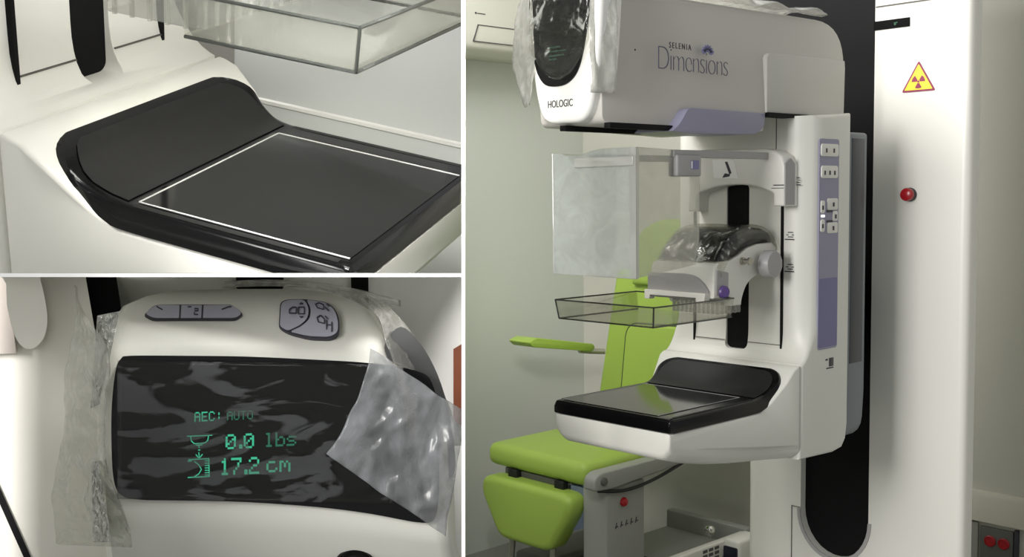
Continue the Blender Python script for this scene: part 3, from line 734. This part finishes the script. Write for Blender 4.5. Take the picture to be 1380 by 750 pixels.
ustruct('trim_2', PR([(1.125, -.150), (1.117, -.146), (1.117, -.136), (1.125, -.132)], 'Y', -1.9, .62), M['cover'])
Ctx.keep = False

# =================================================================== LOWER LEFT: close view of the compression device display
D0 = 2.3
def ll(px, py, dd=0.): 
    d = D0+dd; return Vector(((px-624.5)/1500*d, (370.5-py)/1500*d, -d))
BL = ll(330, 575)
WL = CAM @ Matrix.Translation(BL)
Ctx.xf = staticmethod(lambda p: ll(p.x, p.y, p.z)-BL)
CLIPL = clips(WL, (RIGHT, ABOVE, LEFTE))
ml = thing('mammography_machine', 'close-up of the lit display and grey buttons, lower left picture', 'medical machine', mw=WL)
Ctx.clip = CLIPL
def poly(pts, d_near, d_far, bev=0., seg=3):
    return PR(pts, 'Z', d_near, d_far, bev, seg)
# gantry surfaces behind
bk_ = fin('gantry', poly([(-160, 330), (700, 330), (700, 900), (-160, 900)], .62, .70), M['cover'], ml)
fin('slot', poly([(472, 330), (496, 330), (498, 520), (476, 520)], .60, .63), M['pit'], bk_)
fin('dark_inset', poly(roundpoly([(318, 330), (382, 330), (382, 389), (318, 389)], 3), .58, .63), M['pit'], bk_)
fin('rib_panel', poly(roundpoly([(240, 330), (312, 330), (314, 470), (236, 470)], 4), .58, .63, .004), M['cover'], bk_)
fin('slot', poly([(104, 330), (150, 330), (172, 470), (126, 470)], .40, .63), M['pit'], bk_)
sp = fin('side_plate', poly([(-160, 330), (108, 330), (127, 440), (150, 600), (170, 900), (-160, 900)], .30, .60, .01), mat('pale_grey_plastic', (234,231,222), .4), ml)
fin('track', poly([(-60, 545), (-50, 545), (64, 800), (54, 800)], .296, .305), M['pit'], sp)
lg = catmull([(-60, 320), (44, 320), (52, 365), (60, 400), (64, 432), (58, 457), (42, 470), (27, 464), (17, 444), (9, 410), (2, 372), (-60, 372)], 3, True)
fin('carriage_leg', poly(lg, .20, .30, .014, 4), M['white'], ml)
fin('carriage_shade_patch', poly(roundpoly([(-60, 360), (10, 372), (22, 476), (-60, 478)], 3), .27, .30), mat('carriage_shade_grey', (196,186,178), .5), ml)  # grey patch painting the leg's shaded side and its shadow
# white housing: rows from the lip below the display to the back of its top
rows = [((172, 900), (330, 905), (625, 905), .17), ((158, 790), (330, 795), (616, 800), .075), ((150, 735), (330, 738), (612, 750), .005), ((145, 690), (330, 690), (604, 722), -.034),
        ((141, 640), (330, 640), (602, 660), -.028), ((139, 560), (330, 560), (600, 580), -.022), ((145, 492), (330, 490), (548, 503), -.016), ((150, 474), (330, 472), (521, 481), -.004),
        ((154, 455), (330, 457), (519, 462), .03), ((160, 432), (330, 430), (508, 437), .085), ((174, 412), (330, 408), (494, 415), .14), ((205, 399), (330, 394), (470, 400), .185), ((232, 392), (330, 389), (440, 393), .22), ((236, 394), (330, 391), (436, 395), .34)]
pts = []
for (a, m_, b, dd) in rows:
    row = [(a[0]+6, a[1], dd+.40), (a[0]-8, a[1], dd+.20), (a[0]-7, a[1], dd+.06), (a[0]-2, a[1], dd+.015)]
    for k in range(13):
        t = k/12
        # quadratic through left, middle, right
        x = a[0]+(b[0]-a[0])*t
        tm = (m_[0]-a[0])/(b[0]-a[0])
        y = a[1]*((t-tm)*(t-1))/((0-tm)*(0-1))+m_[1]*(t*(t-1))/(tm*(tm-1))+b[1]*(t*(t-tm))/(1-tm)
        row.append((x, y, dd))
    row += [(b[0]+5, b[1]+3, dd+.02), (b[0]+10, b[1]+6, dd+.07), (b[0]+9, b[1]+8, dd+.2), (b[0]-4, b[1]+8, dd+.40)]
    pts.append(row)
bm = grid(pts)
bmesh.ops.subdivide_edges(bm, edges=bm.edges[:], cuts=1, use_grid_fill=True, smooth=.6)
hs = fin('housing', bm, M['cream'], ml, 0)
hs.data.polygons.foreach_set('use_smooth', [True]*len(hs.data.polygons))
gl_o = catmull([(176, 479), (250, 479), (330, 480), (420, 484), (500, 489), (560, 499), (582, 515), (590, 560), (592, 640), (588, 692), (570, 704), (500, 692), (430, 683), (330, 676), (240, 674), (190, 673), (164, 667), (153, 645), (150, 590), (151, 540), (156, 498), (163, 483)], 4, True)
dg_ = fin('display_glass', poly(gl_o, -.046, -.005, .0015, 2), mat('display_black_glass', (10,10,11), .16, spec=.35), ml)
ec = catmull([(519, 462), (540, 440), (566, 462), (590, 505), (606, 560), (614, 625), (604, 640), (592, 560), (570, 510), (545, 492), (524, 483)], 4, True)
fin('dark_end', poly(ec, -.012, .30, .006, 3), mat('housing_end_dark_grey', (74,74,74), .35), ml)  # dark grey piece round the housing's right end
# dot-matrix readout
FONT = {'A': '01110 10001 10001 11111 10001 10001 10001', 'E': '11111 10000 10000 11110 10000 10000 11111', 'C': '01110 10001 10000 10000 10000 10001 01110', ':': '00000 00100 00100 00000 00100 00100 00000',
 'U': '10001 10001 10001 10001 10001 10001 01110', 'T': '11111 00100 00100 00100 00100 00100 00100', 'O': '01110 10001 10001 10001 10001 10001 01110', '0': '01110 10001 10011 10101 11001 10001 01110',
 '.': '00000 00000 00000 00000 00000 01100 01100', 'l': '01100 00100 00100 00100 00100 00100 01110', 'b': '10000 10000 10110 11001 10001 10001 11110', 's': '00000 00000 01111 10000 01110 00001 11110',
 '1': '00100 01100 00100 00100 00100 00100 01110', '7': '11111 00001 00010 00010 00100 01000 01000', '2': '01110 10001 00001 00110 01000 10000 11111', 'c': '00000 00000 01110 10000 10000 10001 01110', 'm': '00000 00000 11010 10101 10101 10001 10001'}
def dots(name, text, x, y, cw, chh, gap, tilt, m):
    """text as small lit cells; x,y = lower left"""
    bm = bmesh.new(); px = x
    for c in text:
        if c == ' ': px += cw*.75; continue
        if c == '.': 
            rowsn = FONT[c].split(); w_ = cw*.8
        else: rowsn = FONT[c].split(); w_ = cw
        dx = w_/5; dy = chh/7
        for i, rr_ in enumerate(rowsn):
            for j, v in enumerate(rr_):
                if v == '1':
                    x0 = px+j*dx; y1 = y-(6-i)*dy; off = (x0-x)*tilt
                    box(bm, (x0, y1-dy*.97+off, -.0482), (x0+dx*.97, y1+off, -.0455))
        px += w_+gap if c != '.' else w_*.75
    return fin(name, bm, m, dg_)
dots('mode_readout', 'AEC:', 262, 568, 8.0, 13, 1.7, -.05, M['glow'])
dots('mode_value', 'AUTO', 306, 566, 7.6, 12, 1.5, -.05, M['glow2'])
dots('force_readout', '0.0', 304, 605, 14, 20, 2.0, -.05, M['glow'])
dots('force_unit', 'lbs', 356, 602, 13, 19, 2.2, -.05, M['glow2'])
dots('thickness_readout', '17.2', 296, 640, 14, 23, 1.5, -.04, M['glow'])
dots('thickness_unit', 'cm', 359, 636, 15, 21, 2.5, -.04, M['glow'])
def strokes(name, segs, w, m):
    bm = bmesh.new()
    for (x0, y0, x1, y1) in segs:
        d = Vector((x1-x0, y1-y0)); n_ = Vector((-d.y, d.x)).normalized()*w/2
        prism(bm, [(x0+n_.x, y0+n_.y), (x1+n_.x, y1+n_.y), (x1-n_.x, y1-n_.y), (x0-n_.x, y0-n_.y)], 'Z', -.0482, -.0455)
    return fin(name, bm, m, dg_)
strokes('paddle_symbol', [(252, 587.5, 286, 586), (257, 588, 258, 594), (258, 594, 262, 597.5), (262, 597.5, 276, 596.5), (276, 596.5, 280, 593), (280, 593, 281, 587), (264, 599.5, 273, 599), (268, 600, 268.5, 603), (267, 606, 270, 606)], 1.3, M['glow'])
strokes('thickness_symbol', [(268, 609, 268.5, 617), (264, 612, 268, 617), (273, 611.5, 268.5, 617), (254, 619, 282, 617.5), (253, 621, 259, 620.5), (262, 621.5, 268, 626), (268, 626, 271.5, 632), (271.5, 632, 268, 638), (268, 638, 262, 642), (253, 643, 283, 641.5),
        (281.5, 618, 282, 642)]+[(276, 620.5+k*3.2, 281.5, 620.3+k*3.2) for k in range(7)], 1.25, M['glow'])
# button pads on top of the housing
def pad(name, pts, parent, m, d, th=.012, bev=.003, rs=None): return fin(name, PR(pts, 'Z', 0, 1), m, parent) if False else None
def surf_dd(y):   # distance back of the housing top at image height y
    t = [(480, -.004), (463, .022), (457, .03), (431, .085), (409, .14), (396, .185), (389, .22)]
    for (ya, da), (yb, db) in zip(t, t[1:]):
        if ya >= y >= yb: return da+(db-da)*(ya-y)/(ya-yb)
    return .22 if y < 389 else -.004
def on_top(pts, lift, thick):
    bm = bmesh.new()
    a = [bm.verts.new((x, y-lift, surf_dd(y)-.008)) for x, y in pts]; b = [bm.verts.new((x, y+thick, surf_dd(y)+.010)) for x, y in pts]
    n = len(pts); bm.faces.new(a); bm.faces.new(b[::-1])
    for i in range(n): bm.faces.new((a[i], b[i], b[(i+1) % n], a[(i+1) % n]))
    bmesh.ops.triangulate(bm, faces=[f_ for f_ in bm.faces if len(f_.verts) > 4])
    return bm
GA = mat('grey_lilac_button', (176,176,190), .4)
pill_l = roundpoly([(196, 424), (206, 415), (216, 412.5), (242, 413), (241, 430), (206, 430)], [3, 5, 4, 1, 1, 7])
pill_m = [(244.5, 413), (272, 413), (271, 430), (243.5, 430)]
pill_r = roundpoly([(274.5, 413), (310, 412.5), (318, 416), (326, 424), (318, 430), (273.5, 430)], [1, 4, 4, 4, 6, 1])
fin('button_surround', on_top(roundpoly([(194, 425), (206, 413), (216, 411), (312, 411), (328, 424), (319, 432), (205, 432)], [3, 6, 4, 4, 4, 6, 7]), 1.0, 5), M['ink'], hs, 0)
for p_ in (pill_l, pill_m, pill_r): fin('button', on_top(p_, 2.2, 4), GA, hs, 0)
def marks(name, segs, w, m=None, lift=2.8):
    bm = bmesh.new()
    for (x0, y0, x1, y1) in segs:
        d = Vector((x1-x0, y1-y0)); n_ = Vector((-d.y, d.x)).normalized()*w/2
        q = [(x0+n_.x, y0+n_.y), (x1+n_.x, y1+n_.y), (x1-n_.x, y1-n_.y), (x0-n_.x, y0-n_.y)]
        vs = [bm.verts.new((x, y-lift, surf_dd(y)-.011)) for x, y in q]; vb = [bm.verts.new((x, y-lift+.8, surf_dd(y)-.006)) for x, y in q]
        bm.faces.new(vs); bm.faces.new(vb[::-1])
        for i in range(4): bm.faces.new((vs[i], vb[i], vb[(i+1) % 4], vs[(i+1) % 4]))
    return fin(name, bm, m or M['ink'], hs, 0)
marks('button_symbols', [(211, 415, 219, 419.5), (299, 419, 308, 415.5), (308, 415.5, 312, 415.5), (262, 418, 267, 418), (262, 421, 267, 421), (262, 426, 267, 426), (267, 418, 267, 421), (262, 423, 262, 426), (253, 415.5, 258, 415.5)], 1.3)
pad_b = roundpoly([(378, 409), (386, 405), (412, 404.5), (440, 408), (452, 418), (457, 432), (457, 450), (446, 457), (416, 456), (388, 449), (376, 441)], [5, 5, 8, 10, 8, 8, 6, 8, 10, 10, 5])
fin('button_surround', on_top([(p[0]*1.012-417*.012, p[1]*1.03-432*.03) for p in pad_b], 1.0, 5), M['ink'], hs, 0)
pb1 = roundpoly([(379, 410), (387, 406), (410, 405.5), (416, 416), (415, 430), (404, 440), (388, 447.5), (377, 441)], [5, 5, 6, 6, 8, 6, 5, 4])
pb2 = roundpoly([(413, 405.5), (439, 409), (451, 419), (455.5, 433), (455.5, 449), (445, 455.5), (416, 454.5), (391, 448.5), (407, 441), (418, 431), (419, 416)], [3, 10, 8, 8, 6, 8, 10, 4, 6, 8, 6])
fin('button', on_top(pb1, 2.2, 4), GA, hs, 0); fin('button', on_top(pb2, 2.2, 4), GA, hs, 0)
marks('button_symbols', [(390, 419, 390, 424), (390, 424, 399, 424), (399, 424, 399, 416), (399, 416, 394, 416), (394, 416, 390, 419), (402, 416, 402, 425), (402, 425, 410, 425), (410, 425, 410, 416), (410, 416, 402, 416), (404, 412, 406, 410), (406, 410, 408, 412), (404, 428, 406, 430), (406, 430, 408, 428),
      (425, 412, 430, 410), (430, 410, 436, 413), (436, 413, 436, 419), (436, 419, 428, 417), (428, 417, 425, 412), (438, 416, 443, 421), (440, 412, 444, 415),
      (427, 430, 432, 427), (432, 427, 437, 432), (437, 432, 437, 438), (437, 438, 429, 436), (429, 436, 427, 430), (440, 433, 440, 446), (440, 440, 446, 440), (447, 436, 447, 449), (438, 428, 442, 432)], 1.2)
kn = fin('lens_button', LA([(30, .08), (30, -.004), (27, -.010), (24, -.006), (20, -.004), (8, -.010)], (478, 768, .012), (0,0,1), 36), M['gloss'], ml)

# films on the close-up
def film_l(a, b):      # loose sheet hanging off the left end
    y = 383+350*a
    xl = 96-9*math.sin(a*3.3)-6*a+4*math.sin(a*11); xl = 100-28*smooth01(0, .95, a)+3*math.sin(a*14)
    xr = 104+44*smooth01(.02, .28, a)-6*smooth01(.3, .5, a)+36*smooth01(.62, 1, a)
    x = xl+(xr-xl)*b; p = Vector((x*.01, y*.01, 0))
    return (x+wob(p, 4, 3, 1), y+4*b, .02-.07*b*(1-a*.3)-.028*fold(p, 3.2, 2)*(.4+b))
tag(fin('plastic_film', sheet(film_l, 60, 24), M['film'], None, 180), 'loose clear film hanging off the left end of the close-up display', 'plastic film')
def crink(a, b):       # tight gathered strip along the left corner
    y = 425+125*a; xm = 146-18*a; p = Vector((a*1.5, b, 1))
    return (xm+(b-.5)*30*(1-.55*a), y-6*b, -.015-.03*b-.022*fold(p, 7, 5))
tag(fin('plastic_film', sheet(crink, 50, 18), mat_film if False else clear('gathered_film', haze=.08, gloss=.25, rough=.1, noise_scale=24, noise_amt=.4, bump=(30, .8, .02)), None, 180), 'shiny gathered film at the upper left corner of the display housing', 'plastic film')
def crink2(a, b):
    y = 622+108*a; xm = 128+10*a; p = Vector((a*1.5, b, 4))
    return (xm+(b-.5)*26*(.35+.65*a), y, -.02-.03*b-.022*fold(p, 7, 9))
tag(fin('plastic_film', sheet(crink2, 50, 18), bpy.data.materials['gathered_film'], None, 180), 'shiny gathered film strip at the lower left edge of the display housing', 'plastic film')
def cling(a, b):       # film clinging to the dark glass
    x = 158+372*b; y = 485+187*a; p = Vector((x*.008, y*.008, 0))
    return (x, y+6*b, -.058-.006*fold(p, 2.2, 3))
tag(fin('plastic_film', sheet(cling, 40, 60), M['filmk'], None, 180), 'clear film clinging in grey streaks to the dark display glass', 'plastic film')
def flap(a, b):        # torn corner folded over the right of the glass
    A = Vector((500, 470)); B = Vector((628, 555)); Cc = Vector((440, 612)); Dd = Vector((600, 722))
    q = (A*(1-a)+Cc*a)*(1-b)+(B*(1-a)+Dd*a)*b
    bow = math.sin(math.pi*a)*10*(1-b); p = Vector((q.x*.01, q.y*.01, 2))
    return (q.x+bow+wob(p, 3, 3, 1), q.y+wob(p, 4, 3, 2), -.080-.030*fold(p, 1.5, 6))
tag(fin('plastic_film', sheet(flap, 50, 50), clear('flap_film', haze=.25, gloss=.02, rough=.2, fres=.2, hazecol=(176,178,182), noise_scale=7, noise_amt=.5, bump=(5, .2, .03), stretch=(1, .5, 1), lo=.4, hi=.68), None, 180), 'torn film flap folded over the right side of the display glass', 'plastic film')
def wrapf(a, b):       # film stretched round the right end of the housing
    top = catmull([(428, 386), (470, 390), (520, 410), (560, 455), (590, 510), (626, 600)], 10)
    low = catmull([(428, 389), (468, 402), (508, 425), (520, 462), (530, 490), (552, 600)], 10)
    i = a*(len(top)-1); k = min(int(i), len(top)-2); t = i-k
    P = Vector(top[k])*(1-t)+Vector(top[k+1])*t; Q = Vector(low[k])*(1-t)+Vector(low[k+1])*t
    q = Q*(1-b)+P*b; p = Vector((q.x*.01, q.y*.01, 7))
    return (q.x, q.y, .10*(1-a)-.05+.10*b-.04*fold(p, 1.9, 11))
tag(fin('plastic_film', sheet(wrapf, 70, 26), clear('wrap_film', haze=.22, gloss=.05, fres=.3, rough=.12, hazecol=(205,204,200), noise_scale=9, noise_amt=.5, bump=(8, .35, .03), stretch=(2.2,.8,1), lo=.42, hi=.62), None, 180), 'film stretched round the right end of the display housing', 'plastic film')
def backf(a, b):
    x = 300+240*a; y = 379+26*a*a-6*math.sin(a*3)+9*b; p = Vector((x*.01, b, 3))
    return (x, y, .36-.16*a-.03*fold(p, 3, 2))
tag(fin('plastic_film', sheet(backf, 50, 10), M['filmw'], None, 180), 'narrow film edge lying behind the buttons of the display housing', 'plastic film')
Ctx.keep = True
o = fin('door_1', poly([(611, 470), (660, 440), (660, 600), (611, 566)], .54, .60), M['bronze'], None); o.matrix_world = WL; o['kind'] = 'structure'
Ctx.keep = False
Ctx.clip = ()
# single-mesh things of the close-up stand in its own frame
for o in list(C.objects):
    if o.get('category') == 'plastic film' and o.type == 'MESH' and 'display' in o['label'] and 'compression device' not in o['label'] :
        o.matrix_world = WL @ Matrix.Translation(o.location)

# =================================================================== light
def area(name, pos, target, size, power, col=(1, .97, .92), sy=None):
    l = bpy.data.lights.new(name, 'AREA'); l.energy = power; l.size = size; l.color = col
    if sy: l.shape = 'RECTANGLE'; l.size_y = sy
    o = bpy.data.objects.new(name, l); C.objects.link(o); o.location = pos
    o.rotation_euler = (Vector(target)-Vector(pos)).to_track_quat('-Z', 'Y').to_euler()
    return o
area('ceiling_lamp', (-.95, -.45, 2.85), (-.75, .2, 1.2), .9, 66, (1, .985, .96))
area('front_lamp', (-.3, -4.4, 2.4), (-.2, .6, 1.2), 1.5, 212, (1, .985, .96))
area('bay_fill_light', cam(-.16, .59, 1.90), cam(-.72, .0, 2.75), .3, 5, (1, .985, .96)).data.spread = math.radians(105)  # added fill for the upper left close-up, no real fixture
area('bay_fill_light', cam(-.10, .59, 1.5), cam(-.35, .05, 3.0), .25, 4.6, (1, .985, .96)).data.spread = math.radians(62)  # second added fill, brightens the upper close-up's wall from in front
area('shelf_fill_light', cam(-.62, .13, 1.35), cam(-.25, -.15, 2.4), .3, 1.6, (1, .985, .96))  # added out-of-view fill for the lower left close-up
w = bpy.data.worlds.new('world'); SC.world = w; w.use_nodes = True
w.node_tree.nodes['Background'].inputs[0].default_value = (.98, 1.0, .99, 1); w.node_tree.nodes['Background'].inputs[1].default_value = .40
SC.view_settings.view_transform = 'Standard'; SC.view_settings.look = 'None'
SC.view_settings.gamma = 1; SC.view_settings.exposure = 0; SC.view_settings.use_curve_mapping = False
SC.cycles.transparent_max_bounces = 32; SC.cycles.max_bounces = 10
